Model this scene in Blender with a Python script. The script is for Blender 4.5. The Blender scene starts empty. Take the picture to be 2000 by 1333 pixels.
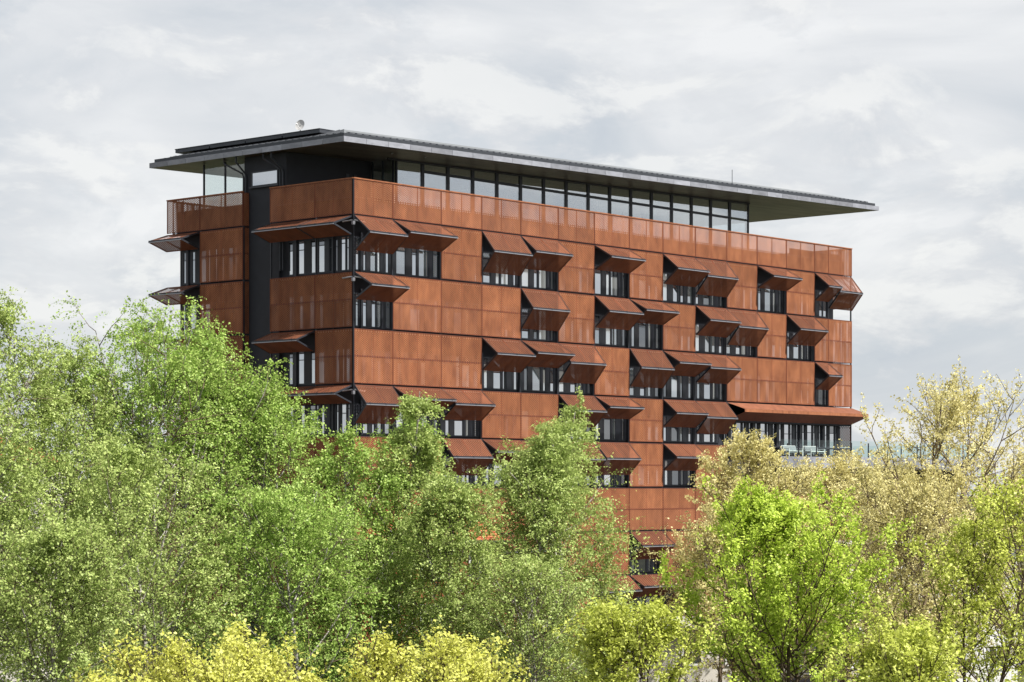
import bpy, bmesh, math, random
import numpy as np
from mathutils import Vector, Matrix
R = math.radians
sc = bpy.context.scene
COL = sc.collection

# ------------------------------------------------------------------ camera
CX, CY, CZ, YAW, F = -101.718, -101.418, 13.563, R(41.008), 4524.0
cam = bpy.data.cameras.new('camera'); camo = bpy.data.objects.new('camera', cam); COL.objects.link(camo)
camo.location = (CX, CY, CZ); camo.rotation_euler = (R(90), 0, YAW - R(90))
cam.sensor_width = 36; cam.lens = F / 2000 * 36; cam.shift_y = 0.1437
cam.clip_start = 1; cam.clip_end = 6000
sc.camera = camo

# ------------------------------------------------------------------ sky and sun
SUN_EL, SUN_AZ = 54.0, 9.0           # azimuth: degrees from -Y towards +X
sx, sy, sz = math.sin(R(SUN_AZ)) * math.cos(R(SUN_EL)), -math.cos(R(SUN_AZ)) * math.cos(R(SUN_EL)), math.sin(R(SUN_EL))
world = bpy.data.worlds.new('World'); sc.world = world; world.use_nodes = True
def build_sky():
    nt = world.node_tree; N = nt.nodes; Lk = nt.links; N.clear()
    def nd(t, **k):
        n = N.new(t)
        for a, b in k.items(): setattr(n, a, b)
        return n
    out = nd('ShaderNodeOutputWorld'); bg = nd('ShaderNodeBackground'); bg.inputs[1].default_value = 0.555
    sky = nd('ShaderNodeTexSky', sky_type='NISHITA', sun_disc=False)
    sky.sun_elevation = R(SUN_EL); sky.sun_rotation = math.atan2(sx, sy)
    tc = nd('ShaderNodeTexCoord')
    sep = nd('ShaderNodeSeparateXYZ'); Lk.new(tc.outputs['Generated'], sep.inputs[0])
    def mapping(scale, loc=(0, 0, 0)):
        m = nd('ShaderNodeMapping'); m.inputs['Scale'].default_value = scale; m.inputs['Location'].default_value = loc
        Lk.new(tc.outputs['Generated'], m.inputs[0]); return m
    def noise(m, scale, det, rough, dist=0.0):
        n = nd('ShaderNodeTexNoise'); n.inputs['Scale'].default_value = scale; n.inputs['Detail'].default_value = det
        n.inputs['Roughness'].default_value = rough; n.inputs['Distortion'].default_value = dist
        Lk.new(m.outputs[0], n.inputs['Vector']); return n
    def ramp(src, stops):
        r = nd('ShaderNodeValToRGB'); e = r.color_ramp.elements
        while len(e) < len(stops): e.new(0.5)
        for q, (p_, c) in zip(e, stops): q.position = p_; q.color = (*c, 1)
        Lk.new(src, r.inputs[0]); return r
    def mix(fac, a, b):
        m = nd('ShaderNodeMix', data_type='RGBA')
        if isinstance(fac, float): m.inputs[0].default_value = fac
        else: Lk.new(fac, m.inputs[0])
        Lk.new(a, m.inputs[6]); Lk.new(b, m.inputs[7]); return m
    # broad grey and white layers
    n1 = noise(mapping((1, 1, 3.2), (3.1, 1.7, .4)), 5.5, 8, .52, .6)
    broad = ramp(n1.outputs['Fac'], [(.30, (.54, .59, .66)), (.45, (.66, .695, .735)), (.58, (.785, .80, .82)), (.72, (.91, .915, .92))])
    # heaped clouds: lit tops against grey bases
    n2 = noise(mapping((1, 1, 2.3), (4.3, 1.2, .7)), 11.0, 9, .60, .35)
    n3 = noise(mapping((1, 1, 2.3), (4.3, 1.2, .7 + .036)), 11.0, 9, .60, .35)
    sub = nd('ShaderNodeMath', operation='SUBTRACT'); Lk.new(n2.outputs['Fac'], sub.inputs[0]); Lk.new(n3.outputs['Fac'], sub.inputs[1])
    rim = nd('ShaderNodeMath', operation='MULTIPLY_ADD'); Lk.new(sub.outputs[0], rim.inputs[0]); rim.inputs[1].default_value = 3.8; rim.inputs[2].default_value = .5
    puff = ramp(rim.outputs[0], [(.2, (.64, .68, .725)), (.5, (.735, .75, .775)), (.85, (.93, .93, .915))])
    pm = ramp(n2.outputs['Fac'], [(.46, (0, 0, 0)), (.56, (1, 1, 1))])
    pf = nd('ShaderNodeMath', operation='MULTIPLY'); Lk.new(pm.outputs[0], pf.inputs[0]); pf.inputs[1].default_value = .75
    clouds = mix(pf.outputs[0], broad.outputs[0], puff.outputs[0])
    # thin air between the clouds shows the blue
    sks = nd('ShaderNodeVectorMath', operation='SCALE'); Lk.new(sky.outputs[0], sks.inputs[0]); sks.inputs['Scale'].default_value = .09
    both = mix(.90, sks.outputs[0], clouds.outputs[2])
    Lk.new(both.outputs[2], bg.inputs[0]); Lk.new(bg.outputs[0], out.inputs[0])
build_sky()
sun = bpy.data.lights.new('sun', 'SUN'); sun.energy = 5.0; sun.angle = R(.53); sun.color = (1, .95, .88)
suno = bpy.data.objects.new('sun', sun); COL.objects.link(suno)
suno.rotation_euler = Vector((-sx, -sy, -sz)).to_track_quat('-Z', 'Y').to_euler()
vs = sc.view_settings; vs.view_transform = 'Standard'; vs.look = 'None'; vs.gamma = 1; vs.exposure = 0.9; vs.use_curve_mapping = False
sc.cycles.use_denoising = True
sc.cycles.max_bounces = 8; sc.cycles.diffuse_bounces = 3; sc.cycles.glossy_bounces = 3
sc.cycles.transmission_bounces = 4; sc.cycles.transparent_max_bounces = 16

# ------------------------------------------------------------------ materials
def mat(name, col, rough=.7, metal=0.0, spec=.5, var=0.0, scale=3.0, stretch=(1, 1, 1), bump=0.0, objvar=0.0, col2=None, detail=5):
    m = bpy.data.materials.new(name); m.use_nodes = True; nt = m.node_tree; N = nt.nodes; Lk = nt.links
    b = N['Principled BSDF']; b.inputs['Roughness'].default_value = rough; b.inputs['Metallic'].default_value = metal
    b.inputs['Specular IOR Level'].default_value = spec
    tc = N.new('ShaderNodeTexCoord'); mp = N.new('ShaderNodeMapping'); mp.inputs['Scale'].default_value = stretch
    Lk.new(tc.outputs['Object'], mp.inputs[0])
    oi = N.new('ShaderNodeObjectInfo')
    off = N.new('ShaderNodeVectorMath'); off.operation = 'MULTIPLY_ADD'
    cmb = N.new('ShaderNodeCombineXYZ')
    for i in range(3): Lk.new(oi.outputs['Random'], cmb.inputs[i])
    Lk.new(cmb.outputs[0], off.inputs[0]); off.inputs[1].default_value = (37, 53, 71); Lk.new(mp.outputs[0], off.inputs[2])
    nz = N.new('ShaderNodeTexNoise'); nz.inputs['Scale'].default_value = scale; nz.inputs['Detail'].default_value = detail; nz.inputs['Roughness'].default_value = .6
    Lk.new(off.outputs[0], nz.inputs['Vector'])
    rp = N.new('ShaderNodeValToRGB'); e = rp.color_ramp.elements
    c2 = col2 or tuple(min(1, c * (1 + var)) for c in col); c1 = tuple(c * (1 - var) for c in col) if not col2 else col
    e[0].position = .3; e[0].color = (*c1, 1); e[1].position = .7; e[1].color = (*c2, 1)
    Lk.new(nz.outputs['Fac'], rp.inputs[0])
    hs = N.new('ShaderNodeHueSaturation'); Lk.new(rp.outputs[0], hs.inputs['Color'])
    ma = N.new('ShaderNodeMath'); ma.operation = 'MULTIPLY_ADD'; Lk.new(oi.outputs['Random'], ma.inputs[0]); ma.inputs[1].default_value = 2 * objvar; ma.inputs[2].default_value = 1 - objvar
    Lk.new(ma.outputs[0], hs.inputs['Value']); Lk.new(hs.outputs[0], b.inputs['Base Color'])
    if bump:
        bp = N.new('ShaderNodeBump'); bp.inputs['Strength'].default_value = bump; bp.inputs['Distance'].default_value = .02
        Lk.new(nz.outputs['Fac'], bp.inputs['Height']); Lk.new(bp.outputs[0], b.inputs['Normal'])
    return m

def perforate(m, pu, pv, thr):
    """diamond openings of expanded metal, laid out in the sheet's own x/z plane"""
    nt = m.node_tree; N = nt.nodes; Lk = nt.links
    out = N['Material Output']; b = N['Principled BSDF']
    tc = N.new('ShaderNodeTexCoord'); sp = N.new('ShaderNodeSeparateXYZ'); Lk.new(tc.outputs['Object'], sp.inputs[0])
    cs = []
    for i, pch in ((0, pu), (2, pv)):
        a = N.new('ShaderNodeMath'); a.operation = 'MULTIPLY'; Lk.new(sp.outputs[i], a.inputs[0]); a.inputs[1].default_value = 2 * math.pi / pch
        c = N.new('ShaderNodeMath'); c.operation = 'COSINE'; Lk.new(a.outputs[0], c.inputs[0]); cs.append(c)
    s = N.new('ShaderNodeMath'); s.operation = 'MULTIPLY'; Lk.new(cs[0].outputs[0], s.inputs[0]); Lk.new(cs[1].outputs[0], s.inputs[1])
    g = N.new('ShaderNodeMath'); g.operation = 'GREATER_THAN'; Lk.new(s.outputs[0], g.inputs[0]); g.inputs[1].default_value = thr
    tr = N.new('ShaderNodeBsdfTransparent'); mx = N.new('ShaderNodeMixShader')
    Lk.new(g.outputs[0], mx.inputs[0]); Lk.new(b.outputs[0], mx.inputs[1]); Lk.new(tr.outputs[0], mx.inputs[2]); Lk.new(mx.outputs[0], out.inputs[0])
    return m

M = {}
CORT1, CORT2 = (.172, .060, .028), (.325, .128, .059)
SHUT1, SHUT2 = (.115, .040, .021), (.215, .080, .040)        # darker, browner corten: shade on the open shutter leaves put into the colour
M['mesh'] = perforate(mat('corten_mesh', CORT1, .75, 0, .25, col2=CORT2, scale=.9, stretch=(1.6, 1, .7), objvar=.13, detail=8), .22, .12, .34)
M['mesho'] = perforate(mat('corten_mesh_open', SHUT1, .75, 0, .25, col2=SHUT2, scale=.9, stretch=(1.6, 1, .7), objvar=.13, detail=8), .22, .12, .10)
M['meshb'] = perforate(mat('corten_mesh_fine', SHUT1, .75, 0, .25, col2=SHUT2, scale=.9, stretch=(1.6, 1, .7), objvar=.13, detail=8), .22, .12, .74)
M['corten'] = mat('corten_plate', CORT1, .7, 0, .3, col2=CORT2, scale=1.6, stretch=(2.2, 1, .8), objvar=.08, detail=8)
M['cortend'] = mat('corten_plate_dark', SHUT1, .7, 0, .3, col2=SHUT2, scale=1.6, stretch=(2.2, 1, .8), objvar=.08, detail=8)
M['frame'] = mat('corten_frame', (.15, .046, .024), .7, 0, .3, var=.2, scale=3, objvar=.1)
M['dark'] = mat('anthracite_plaster', (.022, .024, .031), .75, 0, .35, var=.12, scale=1.2)
M['darkm'] = mat('anthracite_metal', (.026, .029, .038), .45, .2, .5, var=.15, scale=2)
M['dmesh'] = perforate(mat('anthracite_mesh', (.035, .037, .045), .6), .16, .16, .1)
M['zinc'] = mat('zinc_sheet', (.23, .24, .275), .5, .2, .5, var=.2, scale=1.4, stretch=(1, 1, 2.5), objvar=.24, detail=8)
M['zincd'] = mat('dark_zinc', (.045, .05, .06), .5, .4, .5, var=.15, scale=2, objvar=.05)
M['alu'] = mat('anodised_rail', (.30, .31, .34), .4, .5, .5, var=.05)
M['white'] = mat('white_lacquer', (.78, .78, .77), .5, 0, .5, var=.04)
M['dish'] = mat('dish_paint', (.42, .42, .42), .6, 0, .4, var=.05)
M['concrete'] = mat('pale_concrete', (.36, .35, .34), .9, 0, .2, var=.15, scale=1.0)
M['render'] = mat('pale_render', (.66, .63, .58), .9, 0, .2, var=.06, scale=.8)
M['brick'] = mat('red_brick_wall', (.38, .10, .06), .85, 0, .2, var=.2, scale=6)
M['tile'] = mat('clay_tile', (.46, .15, .075), .8, 0, .2, var=.3, scale=5)
M['floor'] = mat('terrace_floor', (.20, .19, .18), .9, 0, .2, var=.1)
M['grass'] = mat('meadow', (.05, .052, .032), .95, 0, .1, var=.3, scale=.05)
M['fabric'] = mat('grey_fabric', (.20, .22, .23), .95, 0, .1, var=.1)

def soffit_mat():
    m = mat('soffit_sheet', (.10, .085, .062), .38, .45, .5, var=.8, scale=.8, stretch=(.28, 2.6, 1), detail=9)
    return m
M['soffit'] = soffit_mat()

def glass(name, refl, tint, rough=.01):
    m = bpy.data.materials.new(name); m.use_nodes = True; nt = m.node_tree; N = nt.nodes; Lk = nt.links; N.remove(N['Principled BSDF'])
    out = N['Material Output']; tr = N.new('ShaderNodeBsdfTransparent'); tr.inputs[0].default_value = (*tint, 1)
    gl = N.new('ShaderNodeBsdfGlossy'); gl.inputs['Roughness'].default_value = rough; gl.inputs[0].default_value = (.95, .97, 1, 1)
    mx = N.new('ShaderNodeMixShader'); mx.inputs[0].default_value = refl; Lk.new(tr.outputs[0], mx.inputs[1]); Lk.new(gl.outputs[0], mx.inputs[2]); Lk.new(mx.outputs[0], out.inputs[0])
    return m
M['glass'] = glass('clear_glazing', .07, (.955, .98, .972))
M['sglass'] = glass('solar_glazing', .46, (.80, .84, .85))
M['railglass'] = glass('railing_glass', .03, (.90, .95, .94))
def pane_mat(name, base, refl):
    """coated window glass in front of an interior blind or a dark room"""
    m = bpy.data.materials.new(name); m.use_nodes = True; nt = m.node_tree; N = nt.nodes; Lk = nt.links; N.remove(N['Principled BSDF'])
    out = N['Material Output']; df = N.new('ShaderNodeBsdfDiffuse'); df.inputs[0].default_value = (*base, 1)
    gl = N.new('ShaderNodeBsdfGlossy'); gl.inputs['Roughness'].default_value = .015; gl.inputs[0].default_value = (.93, .96, 1, 1)
    mx = N.new('ShaderNodeMixShader'); mx.inputs[0].default_value = refl
    Lk.new(df.outputs[0], mx.inputs[1]); Lk.new(gl.outputs[0], mx.inputs[2]); Lk.new(mx.outputs[0], out.inputs[0]); return m
PANES = [pane_mat('window_pane_clear', (.03, .035, .04), .62), pane_mat('window_pane_blind', (.42, .44, .43), .55),
         pane_mat('window_pane_soft', (.10, .115, .12), .45), pane_mat('window_pane_dim', (.02, .024, .028), .25)]

def leafmat(name, c1, c2, trans=.35, rough=.5):
    m = bpy.data.materials.new(name); m.use_nodes = True; nt = m.node_tree; N = nt.nodes; Lk = nt.links; N.remove(N['Principled BSDF'])
    out = N['Material Output']; ge = N.new('ShaderNodeNewGeometry'); rp = N.new('ShaderNodeValToRGB'); e = rp.color_ramp.elements
    e[0].color = (*c1, 1); e[1].color = (*c2, 1); Lk.new(ge.outputs['Random Per Island'], rp.inputs[0])
    df = N.new('ShaderNodeBsdfDiffuse'); tl = N.new('ShaderNodeBsdfTranslucent'); gl = N.new('ShaderNodeBsdfGlossy'); gl.inputs['Roughness'].default_value = rough
    gl.inputs[0].default_value = (.6, .6, .6, 1)
    Lk.new(rp.outputs[0], df.inputs[0]); Lk.new(rp.outputs[0], tl.inputs[0])
    m1 = N.new('ShaderNodeMixShader'); m1.inputs[0].default_value = trans; Lk.new(df.outputs[0], m1.inputs[1]); Lk.new(tl.outputs[0], m1.inputs[2])
    m2 = N.new('ShaderNodeMixShader'); m2.inputs[0].default_value = .03; Lk.new(m1.outputs[0], m2.inputs[1]); Lk.new(gl.outputs[0], m2.inputs[2]); Lk.new(m2.outputs[0], out.inputs[0])
    return m
M['l_birch'] = leafmat('birch_leaf', (.225, .315, .07), (.50, .59, .20), .36)
M['l_birch2'] = leafmat('birch_leaf_fresh', (.20, .335, .05), (.46, .59, .165), .36)
M['l_bud'] = leafmat('bud_leaf', (.54, .49, .19), (.80, .74, .38), .4)
M['l_lime'] = leafmat('lime_leaf', (.34, .47, .045), (.60, .72, .13), .38)
M['l_limey'] = leafmat('lime_yellow_leaf', (.40, .46, .06), (.63, .68, .17), .38)
M['l_yellow'] = leafmat('yellow_leaf', (.48, .50, .075), (.76, .77, .22), .42)
M['l_wood'] = leafmat('distant_leaf', (.07, .11, .04), (.14, .19, .07))
def birchbark():
    m = mat('birch_bark', (.42, .39, .35), .8, 0, .2, col2=(.62, .60, .56), scale=2.0, stretch=(2, 2, 7), detail=6)
    rp = m.node_tree.nodes['Color Ramp']; e = rp.color_ramp.elements.new(.36); e.color = (.10, .085, .07, 1)
    rp.color_ramp.elements[0].color = (.06, .05, .04, 1); rp.color_ramp.elements[1].position = .38
    return m
M['b_birch'] = birchbark()
M['b_brown'] = mat('brown_bark', (.085, .062, .045), .9, 0, .2, var=.35, scale=6, stretch=(1, 1, .4))
M['b_tan'] = mat('tan_bark', (.20, .15, .105), .9, 0, .2, var=.35, scale=6, stretch=(1, 1, .4))
M['b_twig'] = mat('birch_twig', (.12, .085, .06), .9, 0, .2, var=.2)

# ------------------------------------------------------------------ mesh helpers
def link(name, me, parent=None, loc=(0, 0, 0), rot=(0, 0, 0)):
    o = bpy.data.objects.new(name, me); COL.objects.link(o); o.location = loc; o.rotation_euler = rot
    if parent is not None: o.parent = parent
    return o
def tag(o, label=None, cat=None, group=None, kind=None):
    if label: o['label'] = label
    if cat: o['category'] = cat
    if group: o['group'] = group
    if kind: o['kind'] = kind
    return o
class MB:
    def __init__(s): s.v = []; s.f = []; s.m = []
    def box(s, x0, x1, y0, y1, z0, z1, mi=0):
        b = len(s.v)
        s.v += [(x, y, z) for z in (z0, z1) for x, y in ((x0, y0), (x1, y0), (x1, y1), (x0, y1))]
        for q in ((0, 3, 2, 1), (4, 5, 6, 7), (0, 1, 5, 4), (1, 2, 6, 5), (2, 3, 7, 6), (3, 0, 4, 7)): s.f.append([b + i for i in q]); s.m.append(mi)
        return s
    def poly(s, pts, mi=0):
        b = len(s.v); s.v += [tuple(p) for p in pts]; s.f.append(list(range(b, b + len(pts)))); s.m.append(mi); return s
    def hexa(s, p, mi=0):
        b = len(s.v); s.v += [tuple(q) for q in p]
        for q in ((0, 3, 2, 1), (4, 5, 6, 7), (0, 1, 5, 4), (1, 2, 6, 5), (2, 3, 7, 6), (3, 0, 4, 7)): s.f.append([b + i for i in q]); s.m.append(mi)
        return s
    def tube(s, pts, r, k=6, mi=0):
        pts = [Vector(p) for p in pts]; b = len(s.v); n = len(pts)
        for i, p in enumerate(pts):
            t = (pts[min(i + 1, n - 1)] - pts[max(i - 1, 0)]).normalized()
            a = t.orthogonal().normalized(); c = t.cross(a)
            for j in range(k):
                w = 2 * math.pi * j / k; s.v.append(tuple(p + (a * math.cos(w) + c * math.sin(w)) * r))
        for i in range(n - 1):
            for j in range(k):
                s.f.append([b + i * k + j, b + i * k + (j + 1) % k, b + (i + 1) * k + (j + 1) % k, b + (i + 1) * k + j]); s.m.append(mi)
        s.f.append([b + j for j in range(k)][::-1]); s.f.append([b + (n - 1) * k + j for j in range(k)]); s.m += [mi, mi]
        return s
    def mesh(s, name, mats):
        me = bpy.data.meshes.new(name); me.from_pydata(s.v, [], s.f); me.update()
        for m in (mats if isinstance(mats, (list, tuple)) else [mats]): me.materials.append(m)
        if any(s.m): me.polygons.foreach_set('material_index', s.m)
        return me
    def build(s, name, mats, parent=None, loc=(0, 0, 0), rot=(0, 0, 0)): return link(name, s.mesh(name, mats), parent, loc, rot)

# ------------------------------------------------------------------ ground
G = MB(); G.poly([(-3000, -3000, 0), (3000, -3000, 0), (3000, 3000, 0), (-3000, 3000, 0)])
tag(G.build('ground', M['grass']), kind='structure')
G = MB(); G.box(-14, 80, -16, -6, .004, .012); tag(G.build('road', mat('asphalt', (.05, .05, .052), .9, var=.1)), kind='structure')
G = MB(); G.box(-14, 80, -6, -2.2, .0, .13); tag(G.build('pavement', mat('paving', (.12, .115, .105), .9, var=.15)), kind='structure')

# ------------------------------------------------------------------ the corten office building
Z1 = 30.5                                           # top of the first full row of panels
JX = [0.03, 3.49, 7.97] + [7.97 + 3.92 * i for i in range(1, 12)] + [53.08, 56.5]
JX[13] = 51.12
JX = [0.03, 3.49, 7.97, 11.90, 15.82, 19.75, 23.67, 27.60, 31.52, 35.45, 39.38, 43.32, 47.24, 51.14, 53.11, 56.50]
L_ = 56.50
TOP = [Z1, Z1 - 3.5, Z1 - 7.0, Z1 - 10.5, Z1 - 13.7, Z1 - 16.9, Z1 - 20.0, Z1 - 23.1, Z1 - 26.2]
GAP = .11
bld = bpy.data.objects.new('office_building', None); COL.objects.link(bld)
tag(bld, 'tall office building clad in rust-red perforated panels under a thin dark flat roof', 'building')

# body: dark wall behind the screens
B = MB(); B.box(.56, 55.0, 10.13 + .55, 16.9, 0, Z1 + .25)
B.box(.80, 55.0, .80, 10.68, 0, Z1 + .25)
B.box(.56, .80, 7.3, 10.68, 0, Z1 + .25)
body = B.build('wall', M['dark'], bld)

leafcache = {}
def leaf_mesh(w, h, tight=False):
    """one perforated sheet in a narrow frame with a middle bar; hangs down from z=0, centred on x"""
    k = (round(w, 2), round(h, 2), tight)
    if k in leafcache: return leafcache[k]
    m = MB(); a = w / 2 - .012; t = .035
    m.poly([(-a, 0, -h), (a, 0, -h), (a, 0, 0), (-a, 0, 0)], 0)
    fi = 2 if tight else 1; dp = .09 if tight else .05
    m.box(-a, -a + t, -.014, dp, -h, 0, fi); m.box(a - t, a, -.014, dp, -h, 0, fi)
    m.box(-a + t, a - t, -.012, .05, -t, 0, 1); m.box(-a + t, a - t, -.012, .05, -h, -h + t, 1)
    if w > 2.2: m.box(-.02, .02, -.008, .05, -h + t, -t, 1)
    leafcache[k] = m.mesh('leaf', [M[tight or 'mesh'], M['frame'], M['darkm']]); return leafcache[k]
railcache = {}
def rail_mesh(w):
    k = round(w, 2)
    if k not in railcache:
        m = MB(); a = w / 2 - .02
        m.box(-a, a, -.03, .03, -.06, -.012)
        railcache[k] = m.mesh('fold_rail', M['alu'])
    return railcache[k]
hingecache = {}
def hinge_mesh(w):
    k = round(w, 2)
    if k not in hingecache:
        m = MB(); a = w / 2 - .01; m.box(-a, a, -.03, .04, -.06, .03)
        for q in (-.8, 0, .8): m.box(q * a - .04, q * a + .04, -.05, .05, -.09, .045)
        hingecache[k] = m.mesh('hinge_profile', M['darkm'])
    return hingecache[k]

class Face:
    """a facade: u along it, positive to the viewer's right; outward is local -y"""
    def __init__(s, rz, org): s.rz = rz; s.org = Vector(org); s.q = Matrix.Rotation(rz, 4, 'Z')
    def p(s, u, d, z): return s.org + s.q @ Vector((u, d, 0)) + Vector((0, 0, z))
FR = Face(0, (0, 0, 0)); FL = Face(-math.pi / 2, (0, 0, 0)); FE = Face(math.pi / 2, (L_, 0, 0)); FB = Face(math.pi, (0, 17.62, 0))
def closed(face, u0, u1, zt, zb):
    h = (zt - zb - GAP) / 2
    for i in range(2):
        link('facade_panel', leaf_mesh(u1 - u0, h - .012), bld, face.p((u0 + u1) / 2, 0, zt - GAP * .35 - i * h), (0, 0, face.rz))
def shutter(face, u0, u1, zt, zb, d):
    w = u1 - u0; h = (zt - zb - GAP) / 2 - .012; th = math.acos(max(-1, min(1, d / 2 / h)))
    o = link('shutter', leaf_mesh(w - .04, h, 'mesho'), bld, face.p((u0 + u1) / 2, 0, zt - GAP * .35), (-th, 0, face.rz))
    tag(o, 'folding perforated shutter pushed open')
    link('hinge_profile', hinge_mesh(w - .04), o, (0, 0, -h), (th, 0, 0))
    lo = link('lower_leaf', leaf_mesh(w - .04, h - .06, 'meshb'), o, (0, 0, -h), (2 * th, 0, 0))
    lo.location = Matrix.Rotation(th, 3, 'X') @ Vector((0, 0, -.10)) + Vector((0, 0, -h))
    link('fold_rail', rail_mesh(w - .04), o, Vector((0, 0, -h)) + Matrix.Rotation(th, 3, 'X') @ Vector((0, -.02, -.055)), (th, 0, 0))

OPEN = {(1, 0): 2.1, (1, 1): 1.6, (1, 3): 2.62, (1, 4): 2.1, (1, 6): 1.62, (1, 8): 2.09, (1, 9): 2.6, (1, 11): 1.6, (1, 13): 2.1, (1, 14): 2.62,
        (2, 0): 1.62, (2, 4): 2.64, (2, 6): 2.15, (2, 7): 1.55, (2, 9): 2.09, (2, 10): 2.62, (2, 12): 2.2,
        (3, 3): 2.08, (3, 4): 1.63, (3, 5): 2.6, (3, 7): 2.64, (3, 8): 1.64, (3, 9): 2.06, (3, 13): 2.08,
        (4, 0): 2.3, (4, 1): 1.45, (4, 2): 1.89, (4, 5): 2.1, (4, 6): 1.44, (4, 8): 1.89, (4, 9): 2.31,
        (5, 2): 2.3, (5, 3): 1.5, (5, 5): 2.3, (5, 6): 2.2, (5, 8): 1.85, (7, 3): 2.1, (7, 4): 2.1, (7, 7): 1.9, (7, 9): 1.6,
        (8, 4): 1.9, (8, 6): 1.9, (8, 7): 1.45, (8, 8): 2.3, (8, 2): 1.9}
# windows on the wall behind: fractions of a bay
WINS = [[(.00, .105), (.235, .385), (.55, .70), (.73, .885)],
        [(.00, .16), (.26, .36), (.50, .70), (.745, .845)],
        [(.02, .09), (.235, .43), (.56, .66), (.70, .90)],
        [(.03, .12), (.30, .40), (.52, .74), (.80, .88)]]
wincache = {}
def window_mesh(w, h, vr):
    k = (round(w, 2), round(h, 2), vr); WIN = WINS[vr]
    if k in wincache: return wincache[k]
    m = MB(); e = .05
    m.box(0, w, -.05, 0, 0, .09, 1); m.box(0, w, -.05, 0, h - .08, h, 1)
    xs = [0]
    for a, b in WIN: xs += [a * w, b * w]
    xs += [w]
    for i in range(0, len(xs), 2):
        if xs[i + 1] - xs[i] > .01: m.box(xs[i] + .001, xs[i + 1] - .001, -.07, 0, .09, h - .08, 1 if i != 4 else 0)
    m.box(w * .145, w * .215, -.16, -.07, -.05, h + .3, 1)          # column
    wincache[k] = m.mesh('window', [M['dmesh'], M['darkm']]); return wincache[k]
panecache = {}
rng = random.Random(4)
def window(face, u0, u1, zb, h, depth, seedrow=0):
    w = u1 - u0; vr = rng.randrange(4); o = link('window', window_mesh(w, h, vr), bld, face.p(u0, depth, zb), (0, 0, face.rz))
    for i, (a, b) in enumerate(WINS[vr]):
        if (b - a) * w < .05: continue
        r = rng.random()
        if i == 3: kk = 1 if r < .4 else (0 if r < .7 else 2)
        elif i == 0: kk = 0 if r < .35 else (2 if r < .6 else 3)
        else: kk = 0 if r < .55 else (1 if r < .72 else (2 if r < .86 else 3))
        ku = kk if rng.random() < .35 else rng.choice((3, 3, 2)); hb = rng.choice((.66, .72, .72, .80))
        key = (round((b - a) * w, 2), round(h, 2), kk, ku, hb)
        if key not in panecache:
            m = MB(); ww = (b - a) * w - .004; zm = h * hb
            m.box(0, ww, -.02, -.004, .092, zm - .002); m.box(0, ww, -.019, -.004, zm + .002, h - .082, 2)
            m.box(.036, ww - .036, -.045, -.021, zm - .025, zm + .025, 1)
            m.box(0, .035, -.05, -.021, .093, h - .083, 1); m.box(ww - .035, ww, -.05, -.021, .093, h - .083, 1)
            panecache[key] = m.mesh('pane', [PANES[kk], M['darkm'], PANES[ku]])
        link('pane', panecache[key], o, (a * w + .002, 0, 0))
for r in range(1, 9):
    zt = TOP[r - 1]; zb = TOP[r]
    for c in range(15):
        if r >= 4 and c >= 10: continue
        u0, u1 = JX[c], JX[c + 1]
        if (r, c) in OPEN: shutter(FR, u0, u1, zt, zb, OPEN[(r, c)])
        else: closed(FR, u0, u1, zt, zb)
    cols = range(15) if r < 4 else range(10)
    for c in cols:
        near = (r, c) in OPEN or (r, c - 1) in OPEN
        if (r <= 5 or near) and c < 14:
            u1 = JX[c + 1]; u0 = max(JX[c], .9)
            window(FR, u0, u1 if c < 13 else u1 + 1.2, zb + .13, min(2.12, zt - zb - 1.28), .795)
# lower parts right of the last bay (behind the terrace)
for r in (6, 7, 8):
    for c in range(10, 15): closed(FR, JX[c], JX[c + 1], TOP[r - 1], TOP[r])
# ground floor band of closed panels
for c in range(15): closed(FR, JX[c], JX[c + 1], TOP[8], TOP[8] - 1.5)
# left facade: two wings with a dark slot between
AL = [(-3.44, -.13), (-7.57, -3.44)]; BL = [(-14.30, -10.13), (-17.60, -14.30)]
LOPEN = {(1, 'a0'): 1.12, (1, 'a1'): 1.12, (3, 'a1'): 1.2, (4, 'a0'): 1.05, (4, 'a1'): 1.05, (1, 'b1'): 1.05, (2, 'b1'): 1.1, (5, 'b0'): 1.2, (6, 'a1'): 1.3}
for r in range(1, 9):
    zt, zb = TOP[r - 1], TOP[r]
    for nm, (u0, u1) in (('a0', AL[0]), ('a1', AL[1]), ('b0', BL[0]), ('b1', BL[1])):
        if (r, nm) in LOPEN: shutter(FL, u0, u1, zt, zb, LOPEN[(r, nm)])
        else: closed(FL, u0, u1, zt, zb)
    if r <= 6:
        window(FL, -6.6, -2.9, zb + .13, min(2.2, zt - zb - 1.2), .795)
        window(FL, -2.9, -.86, zb + .13, min(2.2, zt - zb - 1.2), .795)
        window(FL, -13.4, -10.8, zb + .13, min(2.2, zt - zb - 1.2), .555)
        window(FL, -16.6, -13.4, zb + .13, min(2.2, zt - zb - 1.2), .555)
    # short return of the slot, facing the front
    for i in range(2):
        h = (zt - zb - GAP) / 2; link('facade_panel', leaf_mesh(.50, h - .012), bld, (.30, 10.13, zt - GAP * .35 - i * h))
    # end return on the right
    for j in range(4):
        closed(FE, .1 + j * 3.9, .1 + j * 3.9 + 3.8, zt, zb) if r not in (1,) or j > 0 else shutter(FE, .1, 3.9, zt, zb, 2.4)
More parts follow.
